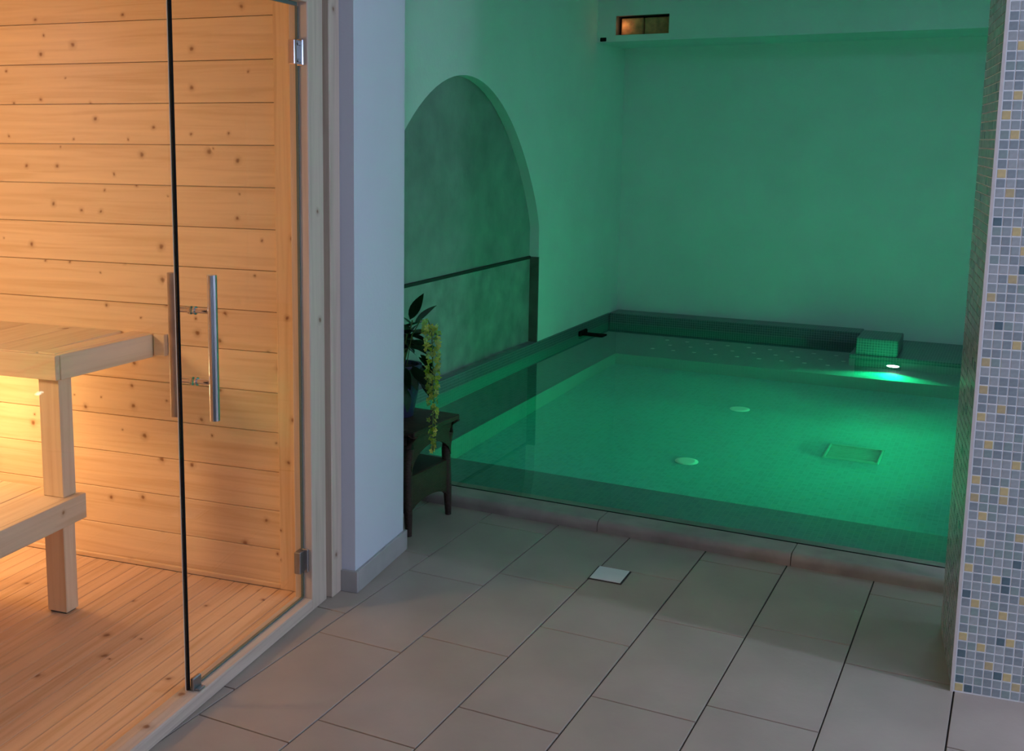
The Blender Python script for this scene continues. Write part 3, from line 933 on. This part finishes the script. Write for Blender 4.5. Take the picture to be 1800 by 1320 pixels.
def leaf_mesh():
    bm = bmesh.new()
    n = 7
    rows = []
    for i in range(n + 1):
        t = i / n
        wd = 0.2 * math.sin(PI * t ** 0.8) ** 0.9 if 0 < t < 1 else 0.004
        zz = -0.22 * t * t
        rows.append([bm.verts.new((t, -wd, zz + 0.06 * wd)), bm.verts.new((t, 0, zz)), bm.verts.new((t, wd, zz + 0.06 * wd))])
    for a, b in zip(rows, rows[1:]):
        for k in range(2):
            bm.faces.new((a[k], a[k + 1], b[k + 1], b[k]))
    g = bmesh.ops.solidify(bm, geom=bm.faces[:], thickness=0.012)
    return mesh_of('leaf', bm, LEAF, True)


lm = leaf_mesh()
rp = random.Random(11)
stems = []
for i in range(7):
    a = rp.uniform(0, 2 * PI)
    top = Vector((0.05 * math.cos(a), 0.05 * math.sin(a), rp.uniform(0.28, 0.42)))
    stems.append(top)
    bm = bmesh.new()
    tube(bm, [(0.01 * math.cos(a), 0.01 * math.sin(a), 0.2), top * 0.6 + Vector((0, 0, 0.08)), top], [0.005, 0.004, 0.003], 6)
    obj('stem', bm, STEMM, pp)


def place_leaf(base, direc, size, roll=0.0):
    d = Vector(direc).normalized()
    a = Vector((0, 0, 1))
    y = a.cross(d)
    y = y.normalized() if y.length > 1e-4 else Vector((0, 1, 0))
    zv = d.cross(y)
    M = Matrix((d, y, zv)).transposed().to_4x4()
    M = M @ Matrix.Rotation(roll, 4, 'X') @ Matrix.Diagonal((size, size, size, 1))
    M.translation = Vector(base)
    obj('leaf', lm, None, pp, M)


place_leaf((0.045, 0.0, 0.40), (0.25, 0.3, 0.9), 0.12, 0.7)
place_leaf((0.055, 0.02, 0.38), (0.55, 0.2, 0.75), 0.115, 0.5)
place_leaf((0.04, 0.01, 0.35), (1, 0.25, 0.12), 0.125, 0.2)
place_leaf((0.04, 0.0, 0.29), (1, 0.1, 0.05), 0.11, 0.3)
for i in range(34):
    st = stems[i % 7]
    f = rp.uniform(0.55, 1.0)
    a = rp.uniform(0, 2 * PI)
    place_leaf((st.x * f, st.y * f, 0.2 + (st.z - 0.2) * f), (math.cos(a), math.sin(a), rp.uniform(-0.5, 0.7)), rp.uniform(0.09, 0.13), rp.uniform(-0.6, 0.6))
for i in range(16):
    a = rp.uniform(-1.5, 1.2)
    place_leaf((0.085 * math.cos(a), 0.085 * math.sin(a), rp.uniform(0.13, 0.25)), (0.8 * math.cos(a), 0.8 * math.sin(a), rp.uniform(-0.9, -0.2)), rp.uniform(0.08, 0.12), rp.uniform(-0.7, 0.7))
for i in range(8):
    a = rp.uniform(-1.3, 1.5)
    place_leaf((0.07 * math.cos(a), 0.07 * math.sin(a), 0.21), (math.cos(a), math.sin(a), -0.6), rp.uniform(0.09, 0.13), rp.uniform(-0.5, 0.5))

# strand: rises from the pot, arches over and hangs beside the table
ax, ay = 0.222, -0.137
strand = [(0.03, 0.0, 0.21), (0.07, -0.03, 0.34), (0.13, -0.07, 0.415), (0.185, -0.11, 0.425), (0.212, -0.13, 0.39), (ax, ay, 0.27), (ax + 0.003, ay, 0.12), (ax + 0.001, ay, 0.0), (ax + 0.003, ay, -0.085)]
bm = bmesh.new(); tube(bm, strand, 0.0022, 6); obj('flower_stem', bm, STEMM, pp)


def flower_mesh(mat):
    bm = bmesh.new()
    for k in range(5):
        a = 2 * PI * k / 5
        d, n_ = Vector((math.cos(a), math.sin(a), 0.35)), Vector((-math.sin(a), math.cos(a), 0))
        vs = [bm.verts.new(p) for p in (d * 0.05, d * 0.55 + n_ * 0.36, d * 1.0 + Vector((0, 0, -0.12)), d * 0.55 - n_ * 0.36)]
        bm.faces.new(vs)
    bmesh.ops.solidify(bm, geom=bm.faces[:], thickness=0.05)
    return mesh_of('flower', bm, mat)


fms = [flower_mesh(PETAL), flower_mesh(PETAL2)]
for i in range(170):
    t = i / 169
    z = 0.42 - t * 0.51
    wob = 0.024 * (1 - t) ** 0.7 + 0.005
    if t > 0.6 and i % 2 == 0:
        continue
    a = rp.uniform(0, 2 * PI)
    px_ = ax - 0.012 * max(0, (z - 0.3)) * 10 + wob * math.cos(a)
    s_ = rp.uniform(0.011, 0.017) * (1.15 - 0.4 * t)
    e = Matrix.Rotation(rp.uniform(0, 6.28), 4, 'Z') @ Matrix.Rotation(rp.uniform(0.4, 1.6), 4, 'X')
    obj('flower', fms[0 if rp.random() < 0.6 else 1], None, pp, Matrix.Translation((px_, ay + wob * math.sin(a), z)) @ e @ Matrix.Scale(s_, 4))
